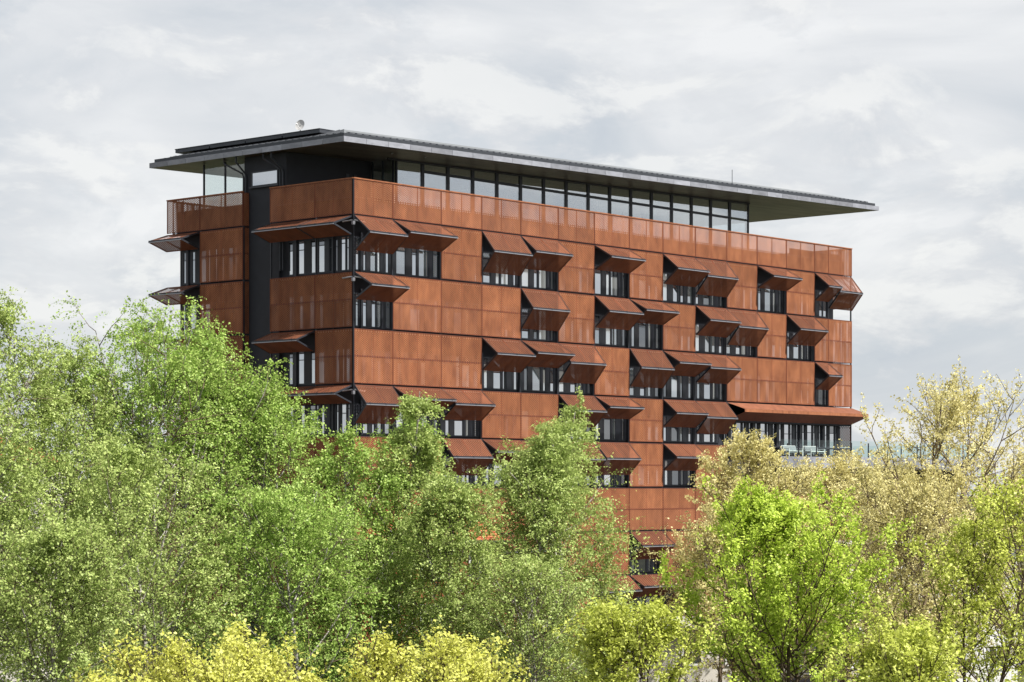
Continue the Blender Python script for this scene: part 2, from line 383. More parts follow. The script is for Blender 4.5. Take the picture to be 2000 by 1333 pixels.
# parapet row with cap
PB, PT = Z1 + .06, Z1 + 2.22
def parapet(face, u0, u1):
    link('parapet_panel', leaf_mesh(u1 - u0, PT - PB), bld, face.p((u0 + u1) / 2, 0, PT), (0, 0, face.rz))
for c in range(15): parapet(FR, JX[c], JX[c + 1])
for u0, u1 in AL + BL: parapet(FL, u0, u1)
for j in range(4): parapet(FE, .1 + j * 3.9, 3.9 + j * 3.9 + .05)
for j in range(13): parapet(FB, -56.4 + j * 4.3, -56.4 + (j + 1) * 4.3)
link('parapet_panel', leaf_mesh(.5, PT - PB), bld, (.30, 10.13, PT))
def capstrip(face, u0, u1):
    n = max(1, round((u1 - u0) / 4))
    for i in range(n):
        a = u0 + (u1 - u0) * i / n; b = u0 + (u1 - u0) * (i + 1) / n
        m = MB(); m.box(-(b - a) / 2 + .004, (b - a) / 2 - .004, -.04, .11, 0, .075)
        m.build('cap', M['corten'], bld, face.p((a + b) / 2, 0, PT + .015), (0, 0, face.rz))
capstrip(FR, 0.0, L_ + .04); capstrip(FL, -7.58, -.045); capstrip(FL, -17.62, -10.12); capstrip(FE, .12, 15.7); capstrip(FB, -56.4, -.12)
# solid upstand behind the lower half of the parapet mesh
for k_, q in enumerate(((.5, 55.9, .42, .56), (.42, .56, .57, 7.3), (.36, .50, 10.3, 17.0), (55.76, 55.9, .57, 15.5), (.51, 55.7, 16.9, 17.0))):
    m = MB(); m.box(*q, Z1 + .0, Z1 + (1.12, 1.12, 1.5, 1.12, 1.5)[k_]); m.build('upstand', M['dark'], bld)
m = MB(); m.box(48.6, 55.7, .57, .66, Z1 + 1.0, Z1 + 1.75); m.build('upstand', M['dark'], bld)
# parapet handrail and posts inside
m = MB(); m.box(.4, 56, .30, .36, Z1 + 1.15, Z1 + 1.21)
m.build('handrail', M['darkm'], bld)
m = MB(); m.box(.30, .36, .4, 7.2, Z1 + 1.15, Z1 + 1.21); m.build('handrail', M['darkm'], bld)
# walkway decks between the rows, vertical posts on the joints
for r in range(0, 9):
    z = TOP[r] - .02
    m = MB(); m.box(.06, L_ - .06, .06, .79, z - .10, z); m.build('walkway', M['darkm'], bld)
    m = MB(); m.box(.06, .79, .80, 7.5, z - .10, z); m.build('walkway', M['darkm'], bld)
    m = MB(); m.box(.06, .55, 10.2, 17.5, z - .10, z); m.build('walkway', M['darkm'], bld)
    m = MB(); m.box(55.01, L_ - .06, .80, 15.6, z - .10, z); m.build('walkway', M['darkm'], bld)
for c, x in enumerate(JX):
    zlo = 0 if c <= 10 or c == 15 else TOP[3]
    m = MB(); m.box(x - .035, x + .035, .055, .16, zlo, PB if 0 < c < 15 else PT); m.build('post', M['darkm'], bld)
for y in (3.44, 7.55, 10.15, 14.3):
    m = MB(); m.box(.055, .16, y - .035, y + .035, 0, PB); m.build('post', M['darkm'], bld)
m = MB(); m.box(-.005, .05, .0, .12, 0, PT); m.build('corner_post', M['darkm'], bld)
# small actuator arms at the corner, pale against the dark gap
for z in (TOP[0], TOP[1], TOP[3]):
    m = MB(); m.tube([(.02, .06, z - .32), (.75, -.25, z - .42)], .045); m.tube([(.06, .02, z - .32), (-.25, .75, z - .42)], .045)
    m.box(-.09, .09, -.05, .11, z - .62, z - .40); m.build('actuator', M['alu'], bld)

# ---------------------------------------------------------------- penthouse and roof
RX0, RY0, RX1, RY1, RK, RZ = -.30, .57, 61.48, 19.09, .02083, Z1 + 4.554
def rz(x): return RZ + RK * (x - RX0)
FH = .335
m = MB(); m.box(.62, 8.5, 7.0, 7.25, Z1 + .25, 35.0)
core = MB()
core.hexa([(.58, 6.65, Z1 + .25), (8.3, 6.65, Z1 + .25), (8.3, 10.6, Z1 + .25), (.58, 10.6, Z1 + .25),
           (.58, 6.65, rz(.58) - .01), (8.3, 6.65, rz(8.3) - .01), (8.3, 10.6, rz(8.3) - .01), (.58, 10.6, rz(.58) - .01)])
core.build('core_wall', M['dark'], bld)
# strip window on the core, two glazed lights with a frame and sill
w = MB(); w.box(-.06, 0, -2.5, 0, 0, .07); w.box(-.06, 0, -2.5, 0, .89, .96); w.box(-.06, 0, -2.5, -2.43, .07, .89); w.box(-.06, 0, -.07, 0, .07, .89)
w.box(-.14, 0, -2.62, .13, -.10, -.01)
wo = w.build('window', M['darkm'], bld, (.578, 9.9, Z1 + 2.58))
m = MB(); m.box(-.02, -.004, -2.43, -.07, .07, .89); m.build('pane', PANES[0], wo)
# downpipes
for y, dy in ((10.58, 1.3), (10.36, .35), (7.12, 1.0), (6.88, .5)):
    m = MB(); zt = rz(0)
    m.tube([(-.05, y + dy, zt), (-.05, y + dy, zt - .35), (.44, y + .05, zt - 1.05), (.48, y, zt - 1.3), (.48, y, Z1 - 3)], .06, 8)
    m.build('downpipe', M['darkm'], bld)
# vents on the shaded wall
for x in (5.9, 6.6):
    m = MB(); m.box(x, x + .28, 6.58, 6.645, Z1 + 3.4, Z1 + 3.72); m.build('vent', M['zincd'], bld)
GY, GX0, GX1, GYB = 4.5, 8.49, 48.5, 15.1
mull = [GX0 + (GX1 - GX0) * i / 16 for i in range(17)]
floorz = Z1 + .26
m = MB(); m.box(.85, 55.0, .85, 16.9, Z1 + .252, floorz); m.build('roof_deck', M['floor'], bld)
for i, x in enumerate(mull):
    hw = .13 if 0 < i < 16 else .05
    m = MB(); m.box(x - hw, x + hw, GY - .06, GY + .10, floorz, rz(x) - .02); m.build('mullion', M['darkm'], bld)
    hb = .06
    m = MB(); m.box(x - hb, x + hb, GYB - .05, GYB + .05, floorz, rz(x) - .02); m.build('mullion', M['darkm'], bld)
TR = Z1 + 4.19
for i in range(16):
    a, b = mull[i] + (.13 if i else .05), mull[i + 1] - (.13 if i < 15 else .05)
    if 0 < i < 15:
        m = MB(); m.box(a + .002, b - .002, GY - .04, GY + .06, TR - .09, TR + .09); m.build('transom', M['darkm'], bld)
    elif i == 15:
        m = MB(); m.box(a + .002, b - .002, GY - .02, GY + .04, TR - .035, TR + .035); m.build('transom', M['darkm'], bld)
    m = MB(); m.box(a + .002, b - .002, GY + .008, GY + .03, floorz + .01, TR - .092 if i else rz(a) - .03); m.build('pane', M['sglass'], bld)
    if i:
        m = MB(); m.hexa([(a + .002, GY + .008, TR + .092), (b - .002, GY + .008, TR + .092), (b - .002, GY + .03, TR + .092), (a + .002, GY + .03, TR + .092),
                (a + .002, GY + .008, rz(a) - .02), (b - .002, GY + .008, rz(b) - .02), (b - .002, GY + .03, rz(b) - .02), (a + .002, GY + .03, rz(a) - .02)]); m.build('pane', M['sglass'], bld)
    # back glazing
    m = MB(); m.box(mull[i] + .062, mull[i + 1] - .062, GYB - .01, GYB + .01, floorz + .01, rz(mull[i]) - .03); m.build('pane', M['glass'], bld)
# head track under the soffit
m = MB(); m.hexa([(GX0 - 1, GY - .20, rz(GX0) - .12), (GX1, GY - .20, rz(GX1) - .12), (GX1, GY - .08, rz(GX1) - .12), (GX0 - 1, GY - .08, rz(GX0) - .12),
                  (GX0 - 1, GY - .20, rz(GX0) - .02), (GX1, GY - .20, rz(GX1) - .02), (GX1, GY - .08, rz(GX1) - .02), (GX0 - 1, GY - .08, rz(GX0) - .02)])
m.build('head_track', M['darkm'], bld)
# glazed return by the core and at the right end, glazed room at the back left
def glass_x(x, ys, kind=.06):
    for i, y in enumerate(ys):
        m = MB(); m.box(x - .05, x + .05, y - kind, y + kind, floorz, rz(x) - .02); m.build('mullion', M['darkm'], bld)
    for a, b in zip(ys[:-1], ys[1:]):
        m = MB(); m.box(x - .01, x + .01, a + kind + .002, b - kind - .002, floorz + .01, rz(x) - .03); m.build('pane', M['glass'], bld)
glass_x(GX0 - .16, [4.66, 5.6, 6.55]); glass_x(GX1, [4.72, 8.2, 11.7, 14.98])
glass_x(1.08, [10.75, 13.0, 15.1], .055)
for a, b in ((1.2, 4.8), (4.8, 8.35)):
    m = MB(); m.box(a + .02, b - .06, GYB - .01, GYB + .01, floorz + .01, rz(a) - .03); m.build('pane', M['glass'], bld)
    m = MB(); m.box(b - .055, b + .055, GYB - .05, GYB + .05, floorz, rz(b) - .02); m.build('mullion', M['darkm'], bld)
# a few solid cores inside the glazed storey
for a, b, y0, y1 in ((9.5, 13.5, 9.5, 14.2), (24.5, 27.5, 10.5, 14.4), (36.3, 38.0, 11.0, 14.3)):
    m = MB(); m.box(a, b, y0, y1, floorz + .002, rz(a) - .03); m.build('inner_wall', M['render'], bld)

# roof: soffit, fascia sheets, upstand, standing-seam planes
rf = MB()
rf.hexa([(RX0 + .03, RY0 + .03, rz(RX0) + .004), (RX1 - .03, RY0 + .03, rz(RX1) + .004), (RX1 - .03, RY1 - .03, rz(RX1) + .004), (RX0 + .03, RY1 - .03, rz(RX0) + .004),
         (RX0 + .03, RY0 + .03, rz(RX0) + FH - .01), (RX1 - .03, RY0 + .03, rz(RX1) + FH - .01), (RX1 - .03, RY1 - .03, rz(RX1) + FH - .01), (RX0 + .03, RY1 - .03, rz(RX0) + FH - .01)])
roof = rf.build('roof', M['soffit'], bld)
def slab(x0, x1, y0, y1, a, b):
    m = MB(); return m.hexa([(x0, y0, rz(x0) + a), (x1, y0, rz(x1) + a), (x1, y1, rz(x1) + a), (x0, y1, rz(x0) + a),
                             (x0, y0, rz(x0) + b), (x1, y0, rz(x1) + b), (x1, y1, rz(x1) + b), (x0, y1, rz(x0) + b)])
n = 31
for i in range(n):
    a = RX0 + (RX1 - RX0) * i / n; b = RX0 + (RX1 - RX0) * (i + 1) / n
    slab(a + .012, b - .012, RY0, RY0 + .028, 0, FH).build('fascia_sheet', M['zinc'], roof)
n = 10
for i in range(n):
    a = RY0 + .03 + (RY1 - RY0 - .06) * i / n; b = RY0 + .03 + (RY1 - RY0 - .06) * (i + 1) / n
    slab(RX0, RX0 + .028, a + .012, b - .012, 0, FH).build('fascia_sheet', M['zinc'], roof)
    slab(RX1 - .028, RX1, a + .006, b - .006, 0, FH).build('fascia_sheet', M['zinc'], roof)
UI = .45
for q in ((RX0 + UI - .0, RX1 - UI, RY0 + .10, RY0 + .35), (RX0 + .10, RX0 + .35, RY0 + .351, RY1 - UI), (RX1 - UI - .25, RX1 - UI, RY0 + .351, RY1 - UI)):
    x0, x1, y0, y1 = q
    if x1 - x0 > 5: x0 = RX0 + .10
    slab(x0, x1, y0, y1, FH - .005, FH + .22).build('upstand', M['zincd'], roof)
# pitched sheets rising from the eaves to a flat middle
PI_, PZ = 2.6, 1.30
def rp(x, y, z): return (x, y, rz(x) + z)
ix0, ix1, iy0, iy1 = RX0 + .30, RX1 - UI - .2, RY0 + .30, RY1 - UI
kx0, kx1, ky0, ky1 = ix0 + PI_, ix1 - PI_, iy0 + PI_, iy1 - PI_
E0 = FH + .20
M['seam'] = mat('standing_seam', (.13, .14, .15), .6, .2, .5, var=.12, scale=1.5)
for pts in ([rp(ix0, iy0, E0), rp(ix1, iy0, E0), rp(kx1, ky0, PZ), rp(kx0, ky0, PZ)], [rp(ix0, iy1, E0), rp(ix0, iy0, E0), rp(kx0, ky0, PZ), rp(kx0, ky1, PZ)],
            [rp(ix1, iy0, E0), rp(ix1, iy1, E0), rp(kx1, ky1, PZ), rp(kx1, ky0, PZ)], [rp(ix1, iy1, E0), rp(ix0, iy1, E0), rp(kx0, ky1, PZ), rp(kx1, ky1, PZ)],
            [rp(kx0, ky0, PZ), rp(kx1, ky0, PZ), rp(kx1, ky1, PZ), rp(kx0, ky1, PZ)]):
    m = MB(); m.poly(pts); m.poly([(p[0], p[1], p[2] - .03) for p in pts][::-1]); m.build('roof_plane', M['seam'], roof)
# standing seams on the left slope, thin ribs
m = MB()
for i in range(34):
    y = iy0 + .4 + (iy1 - iy0 - .8) * i / 33
    q = min(PI_, (y - iy0), (iy1 - y)); q = max(q, .05); s = (PZ - E0) / PI_
    m.hexa([rp(ix0, y - .015, E0), rp(ix0 + q, y - .015, E0 + s * q), rp(ix0 + q, y + .015, E0 + s * q), rp(ix0, y + .015, E0),
            rp(ix0, y - .015, E0 + .035), rp(ix0 + q, y - .015, E0 + s * q + .035), rp(ix0 + q, y + .015, E0 + s * q + .035), rp(ix0, y + .015, E0 + .035)])
tag(m.build('seam_ribs', M['zincd'], roof), kind='stuff')
# snow guards: a rail on brackets along two eaves
m = MB(); xx = RX0 + 1.0; s = (PZ - E0) / PI_
while xx < RX1 - 1.0:
    m.hexa([rp(xx, iy0 + .22, E0 + s * .2 - .02), rp(xx + .12, iy0 + .22, E0 + s * .2 - .02), rp(xx + .12, iy0 + .42, E0 + s * .4 - .02), rp(xx, iy0 + .42, E0 + s * .4 - .02),
            rp(xx, iy0 + .24, E0 + .19), rp(xx + .07, iy0 + .24, E0 + .19), rp(xx + .07, iy0 + .30, E0 + .19), rp(xx, iy0 + .30, E0 + .19)]); xx += .62
for h in (.10, .155):
    m.hexa([rp(RX0 + .8, iy0 + .25, E0 + h), rp(RX1 - .8, iy0 + .25, E0 + h), rp(RX1 - .8, iy0 + .28, E0 + h), rp(RX0 + .8, iy0 + .28, E0 + h),
            rp(RX0 + .8, iy0 + .25, E0 + h + .03), rp(RX1 - .8, iy0 + .25, E0 + h + .03), rp(RX1 - .8, iy0 + .28, E0 + h + .03), rp(RX0 + .8, iy0 + .28, E0 + h + .03)])
tag(m.build('snow_guard', M['darkm'], roof), kind='stuff')
m = MB(); yy = RY0 + .9
while yy < RY1 - 1.0:
    x = ix0 + .35; m.box(x, x + .2, yy, yy + .10, rz(x) + E0 - .01, rz(x) + E0 + .17); yy += .62
m.box(ix0 + .40, ix0 + .43, RY0 + .8, RY1 - .9, rz(ix0 + .4) + E0 + .10, rz(ix0 + .4) + E0 + .13)
tag(m.build('snow_guard', M['darkm'], roof), kind='stuff')
# rows of solar panels along the left slope
for i in range(4):
    y0 = 4.3 + i * 3.5; x0 = ix0 + 1.25; zb = rz(x0) + 1.07
    m = MB(); m.box(x0, x0 + 1.6, y0, y0 + 3.4, zb, zb + .22); p_ = m.build('solar_panel', M['zincd'], roof)
    m = MB(); m.box(x0 - .04, x0 + 1.6, y0 - .02, y0 + 3.42, zb + .222, zb + .265); m.build('panel_cover', M['darkm'], p_)
# fascia lights on the soffit, tiny
for x, y in ((6.0, 2.5), (9.0, 2.4)):
    m = MB(); m.tube([(x, y, rz(x) - .06), (x, y, rz(x) + .002)], .07, 8); m.build('downlight', M['alu'], roof)

# fixed canopy of solid corten plates over the terrace recess
CZ_ = TOP[3]; e = .95; x0, x1 = JX[10] + .02, L_
n = 6
for i in range(n):
    f0, f1 = i / n, (i + 1) / n
    ta, tb = x0 + (x1 - x0) * f0, x0 + (x1 - x0) * f1
    oa, ob = x0 + e + (x1 + e - x0 - e) * f0, x0 + e + (x1 + e - x0 - e) * f1
    oa -= 0; g = .006
    m = MB(); zl = CZ_ - .50; zk = CZ_ - .73; zz = CZ_ - 1.35
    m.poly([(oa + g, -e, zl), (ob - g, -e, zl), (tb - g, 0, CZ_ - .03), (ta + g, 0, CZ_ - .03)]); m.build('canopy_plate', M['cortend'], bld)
    m = MB(); m.box(oa + g, ob - g, -e - .012, -e + .03, zk, zl - .004); m.build('canopy_edge', M['corten'], bld)
    m = MB(); m.poly([(oa + g, -e + .031, zk), (ob - g, -e + .031, zk), (tb - g, 0.05, zz), (ta + g, 0.05, zz)][::-1]); m.build('canopy_soffit', M['frame'], bld)
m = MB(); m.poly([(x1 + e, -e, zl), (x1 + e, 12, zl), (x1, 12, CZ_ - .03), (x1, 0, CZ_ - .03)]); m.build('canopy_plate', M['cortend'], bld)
m = MB(); m.box(x1 + e - .03, x1 + e + .012, -e + .031, 12, zk, zl - .004); m.build('canopy_edge', M['corten'], bld)
m = MB(); m.poly([(x1 + e - .03, -e, zk), (x1 + e - .03, 12, zk), (x1, 12, zz), (x1, .05, zz)][::-1]); m.build('canopy_soffit', M['frame'], bld)
m = MB(); m.box(x0, x1 - .02, .051, 12, zz - .12, zz); m.build('recess_ceiling', M['dark'], bld)
# recess wall with tall lights
for i in range(5):
    xa = JX[10] + .6 + i * 3.2
    window(FR, xa, xa + 3.1, TOP[4] - .7, 2.55, .795)

# ------------------------------------------------------------------ lower wing with the terrace
wing = bpy.data.objects.new('terrace_wing', None); COL.objects.link(wing); wing.location = (55, 5, 0)
tag(wing, 'low dark wing with a glass-railed roof terrace, right of the rust-red tower', 'building')
def wb(name, mt, *b):
    m = MB(); m.box(*b); o = m.build(name, mt, wing); o.location = (-55, -5, 0); return o
TZ = Z1 - 14.5
wb('wall', M['dark'], JX[10] + .05, 74, .60, .79, TZ - 8.2, TZ - .9)
wb('wall', M['dark'], 56.6, 74, .80, 18, 0, TZ - .9)
for i in range(12):
    a = 44.2 + i * 2.5
    wb('edge_sheet', M['zinc'], a + .006, a + 2.494, -1.55, -1.50, TZ - .88, TZ)
wb('terrace_slab', M['floor'], 44.2, 74.2, -1.499, .59, TZ - .86, TZ - .02)
wb('terrace_slab', M['floor'], 56.6, 74.2, .591, 18, TZ - .86, TZ - .02)
for i in range(12):
    a = 44.3 + i * 2.48
    wb('railing_glass', M['railglass'], a + .06, a + 2.42, -1.43, -1.41, TZ + .05, TZ + 1.3)
    wb('railing_post', M['darkm'], a - .03, a + .03, -1.46, -1.38, TZ, TZ + 1.15)
for i in range(7):
    wb('railing_glass', M['railglass'], 74.0, 74.02, -1.3 + i * 2.5, 1.1 + i * 2.5, TZ + .05, TZ + 1.3)
# terrace benches
def bench(x, y, label):
    o = bpy.data.objects.new('garden_sofa', None); COL.objects.link(o); o.location = (x, y, TZ)
    tag(o, label, 'sofa', 'sofas on the terrace')
    for px in (0, 1.85):
        for py in (0, .75):
            m = MB(); m.box(px, px + .05, py, py + .05, 0, .62 if py == 0 else .85); m.build('leg', M['white'], o)
    m = MB(); m.box(.051, 1.849, .0, .05, .40, .45); m.box(.051, 1.849, .75, .80, .80, .85); m.build('frame_bar', M['white'], o)
    for px in (0, 1.85):
        m = MB(); m.box(px, px + .05, .051, .749, .57, .62); m.build('armrest', M['white'], o)
    m = MB(); m.box(.06, 1.84, .06, .74, .28, .44); m.build('seat_cushion', M['fabric'], o)
    m = MB(); m.hexa([(.06, .56, .445), (1.84, .56, .445), (1.84, .73, .445), (.06, .73, .445), (.06, .64, .82), (1.84, .64, .82), (1.84, .745, .82), (.06, .745, .82)]); m.build('back_cushion', M['fabric'], o)
bench(49.2, -.95, 'white framed outdoor sofa behind the terrace glass, nearer the right end of the canopy')
bench(46.2, -.95, 'white framed outdoor sofa on the terrace, left of its twin and half hidden by branches')

# satellite dish and masts on the roof
dish = bpy.data.objects.new('satellite_dish', None); COL.objects.link(dish)
DX, DY = 3.4, 8.3; DZ = rz(DX) + E0 + .98
dish.location = (DX, DY, DZ)
tag(dish, 'white satellite dish standing on the roof near its left end', 'antenna')
m = MB(); nr, na = 5, 20; rad = .36
for i in range(nr + 1):
    r_ = rad * i / nr
    for j in range(na): w_ = 2 * math.pi * j / na; m.v.append((r_ * math.cos(w_), -.07 * (i / nr) ** 2 , r_ * math.sin(w_)))
for i in range(nr):
    for j in range(na): m.f.append([i * na + j, i * na + (j + 1) % na, (i + 1) * na + (j + 1) % na, (i + 1) * na + j]); m.m.append(0)
d_ = m.build('reflector', M['dish'], dish, (0, 0, .62), (R(-14), 0, R(-78)))
m = MB(); m.tube([(0, 0, -.25), (0, -.42, -.08)], .018); m.tube([(0, -.38, -.1), (0, -.46, -.06)], .05); m.build('feed_arm', M['white'], d_)
m = MB(); m.tube([(0, .02, -1.0), (0, .02, .62)], .035); m.build('mast', M['zincd'], dish)
for x, y, h, lab in ((42.85, 2.0, 1.3, 'thin dark rod standing above the front eave of the roof'),):
    o = MB().tube([(0, 0, 0), (0, 0, h)], .025, 6).build('lightning_rod', M['zincd'], None, (x, y, rz(x) + E0 + .1)); tag(o, lab, 'rod')

# ------------------------------------------------------------------ placing by viewing line: lateral metres at a depth
FW = Vector((math.cos(YAW), math.sin(YAW), 0)); RT = Vector((math.sin(YAW), -math.cos(YAW), 0))
def ground_at(px, depth): p = Vector((CX, CY, 0)) + FW * depth + RT * ((px - 1000) / F * depth); return (p.x, p.y, 0)
def height_at(py, depth): return CZ + (954 - py) * depth / F

# ------------------------------------------------------------------ neighbouring houses
def house(name, label, x0, px1, depth, eave, ridge, deep, wall, roofm, rot, wins=True, cat='house', tiles=True):
    a = Vector(ground_at(x0, depth)); b = Vector(ground_at(px1, depth)); w = (b - a).length
    o = bpy.data.objects.new(name, None); COL.objects.link(o); o.location = a; o.rotation_euler = (0, 0, YAW - R(90) + rot); tag(o, label, cat)
    m = MB(); m.box(0, w, 0, deep, 0, eave); m.build('wall', wall, o)
    ov = .35; rx = min(w / 2 - .5, deep / 2)
    A, Bc, Cc, D = (-ov, -ov, eave), (w + ov, -ov, eave), (w + ov, deep + ov, eave), (-ov, deep + ov, eave)
    P, Q = (rx, deep / 2, ridge), (w - rx, deep / 2, ridge)
    m = MB()
    for pts in ((A, Bc, Q, P), (Bc, Cc, Q), (Cc, D, P, Q), (D, A, P), (D, Cc, Bc, A)): m.poly(pts)
    rf_ = m.build('roof', roofm, o)
    if tiles:
        m = MB(); nv = 16; A_, B_, Q_, P_ = map(Vector, (A, Bc, Q, P)); nrm = (B_ - A_).cross(P_ - A_).normalized()
        for i in range(nv):
            t0, t1 = i / nv, (i + 1) / nv
            l0, r0, l1, r1 = A_.lerp(P_, t0), B_.lerp(Q_, t0), A_.lerp(P_, t1), B_.lerp(Q_, t1)
            nu = max(1, int((r0 - l0).length / .28))
            for j in range(nu):
                s0, s1 = j / nu, (j + .92) / nu
                p = [l0.lerp(r0, s0), l0.lerp(r0, s1), l1.lerp(r1, s1), l1.lerp(r1, s0)]
                m.poly([p[0] + nrm * .07, p[1] + nrm * .07, p[2] + nrm * .02, p[3] + nrm * .02]); m.poly([p[0] + nrm * .005, p[1] + nrm * .005, p[1] + nrm * .07, p[0] + nrm * .07])
        tag(m.build('roof_tiles', roofm, rf_), kind='stuff')
    m = MB(); m.tube([(-ov, -ov - .06, eave - .02), (w + ov, -ov - .06, eave - .02)], .07, 6); m.build('gutter', M['zincd'], o)
    if wins:
        nw = max(2, int(w / 2.2))
        for f in range(3):
            for i in range(nw):
                xc = (i + .5) * w / nw; z = eave - 1.95 - f * 3.0
                if z < .5: continue
                m = MB()
                for q in ((xc - .6, xc + .6, -.06, 0, z - .12, z), (xc - .6, xc + .6, -.06, 0, z + 1.4, z + 1.52), (xc - .6, xc - .48, -.06, 0, z, z + 1.4), (xc + .48, xc + .6, -.06, 0, z, z + 1.4), (xc - .03, xc + .03, -.05, -.022, z, z + 1.4)): m.box(*q)
                wi = m.build('window', M['white'], o); m = MB(); m.box(xc - .48, xc + .48, -.02, -.004, z, z + 1.4); m.build('pane', PANES[3], wi)
    return o
house('brick_house', 'red brick house with an orange tiled hip roof behind the birches', 700, 985, 126, height_at(1058, 126), height_at(975, 126), 9, M['brick'], M['tile'], R(4))
house('rendered_house', 'pale rendered house with an orange tiled roof at the far left edge', -160, 75, 150, height_at(905, 150), height_at(853, 150), 10, M['render'], M['tile'], R(-3))
house('white_block', 'low white building glimpsed between the trees at the right', 1660, 1990, 150, height_at(1066, 150), height_at(1058, 150), 12, M['white'], M['concrete'], R(2), tiles=False, cat='building')
house('grey_shed', 'low pale grey building in front of the tower foot', 1225, 1480, 128, height_at(1228, 128), height_at(1210, 128), 6, M['render'], M['concrete'], R(0), tiles=False, cat='building')

# ------------------------------------------------------------------ trees
def nrmz(a): return a / np.maximum(np.linalg.norm(a, axis=-1, keepdims=True), 1e-9)
def grow(g, S, D, Ln, m, wob, pull):
    pts = [S]; d = D.copy(); st = (Ln / m)[:, None]
    for i in range(m):
        d = nrmz(d + g.normal(0, wob, d.shape) + np.asarray(pull) * (i + 1) / m)
        pts.append(pts[-1] + d * st)
    return np.stack(pts, 1)
def along(P, idx, t):
    m = P.shape[1] - 1; f = np.clip(t, 0, .9999) * m; i = f.astype(int); w = (f - i)[:, None]
    a, b = P[idx, i], P[idx, i + 1]
    return a * (1 - w) + b * w, nrmz(b - a)
def sprout(g, T, ang, n):
    """directions at an angle from the parent's direction"""
    r = nrmz(g.normal(0, 1, (n, 3))); p = nrmz(r - (r * T).sum(1, keepdims=True) * T)
    return T * np.cos(ang)[:, None] + p * np.sin(ang)[:, None]
def tubes(P, r0, r1, k):
    n, m1, _ = P.shape
    T = np.empty_like(P); T[:, 1:-1] = P[:, 2:] - P[:, :-2]; T[:, 0] = P[:, 1] - P[:, 0]; T[:, -1] = P[:, -1] - P[:, -2]; T = nrmz(T)
    ref = np.zeros_like(T); ref[..., 0] = 1; bad = np.abs(T[..., 0]) > .9; ref[bad] = (0, 1, 0)
    A = nrmz(np.cross(T, ref)); Bn = np.cross(T, A)
    rad = (r0[:, None] + (r1 - r0)[:, None] * np.linspace(0, 1, m1)[None]) [..., None, None]
    w = np.arange(k) * 2 * np.pi / k
    V = P[:, :, None, :] + rad * (A[:, :, None, :] * np.cos(w)[:, None] + Bn[:, :, None, :] * np.sin(w)[:, None])
    V = V.reshape(-1, 3)
    base = (np.arange(n)[:, None, None] * m1 + np.arange(m1 - 1)[None, :, None]) * k
    j = np.arange(k)[None, None, :]; j2 = (j + 1) % k
    Fq = np.stack([base + j, base + j2, base + k + j2, base + k + j], -1).reshape(-1, 4)
    return V, Fq
def quads_mesh(name, Vs, Fs, mtl, smooth=False):
    off = 0; FF = []
    for v, f in zip(Vs, Fs): FF.append(f + off); off += len(v)
    V = np.concatenate(Vs).astype(np.float32); Fq = np.concatenate(FF).astype(np.int32)
    me = bpy.data.meshes.new(name); me.vertices.add(len(V)); me.vertices.foreach_set('co', V.ravel())
    me.loops.add(Fq.size); me.loops.foreach_set('vertex_index', Fq.ravel())
    me.polygons.add(len(Fq)); me.polygons.foreach_set('loop_start', np.arange(0, Fq.size, 4, dtype=np.int32))
    if smooth: me.polygons.foreach_set('use_smooth', np.ones(len(Fq), dtype=bool))
    me.update(calc_edges=True); me.materials.append(mtl); return me
def leaves(g, Pt, size, up, droop, twig=None):
    n = len(Pt)
    N = g.normal(0, 1, (n, 3))
    if twig is not None:                      # leaves of one twig hang alike
        N = N * .62 + g.normal(0, .75, (int(twig.max()) + 1, 3))[twig]
    N = nrmz(N + np.array((0, 0, up)))
    r = nrmz(g.normal(0, 1, (n, 3)) + np.array((0, 0, -droop)))
    A = nrmz(r - (r * N).sum(1, keepdims=True) * N); Bv = np.cross(N, A)
    s = (size * g.uniform(.6, 1.25, n))[:, None]
    v = np.stack([Pt, Pt + A * s * .5 + Bv * s * .40 + N * s * .08, Pt + A * s * 1.05 - N * s * .08, Pt + A * s * .5 - Bv * s * .40 + N * s * .08], 1)
    return v.reshape(-1, 3), np.arange(4 * n).reshape(-1, 4)

KIND = {
 # stems, limbs, limb angle, n2, n3, twig length, gravity on twigs, leaf per twig, leaf size, up, droop
 'birch': dict(n1=34, a1=(.55, .95), n2=8, n3=8, tw=1.25, pull1=(0, 0, .10), pull2=(0, 0, -.02), pull3=(0, 0, -.55), nl=28, ls=.115, up=.85, droop=.9, bark='b_birch', twig='b_twig', r=.17, jit=.07),
 'bud': dict(n1=30, a1=(.50, .95), n2=8, n3=7, tw=.85, pull1=(0, 0, .16), pull2=(0, 0, .12), pull3=(0, 0, .14), nl=16, ls=.112, up=.3, droop=0, bark='b_tan', twig='b_brown', r=.22, jit=.06),
 'maple': dict(n1=24, a1=(.45, 1.12), n2=7, n3=6, tw=.55, pull1=(0, 0, .20), pull2=(0, 0, .12), pull3=(0, 0, .05), nl=27, ls=.128, up=1.0, droop=.6, bark='b_brown', twig='b_brown', r=.17, jit=.10),
}
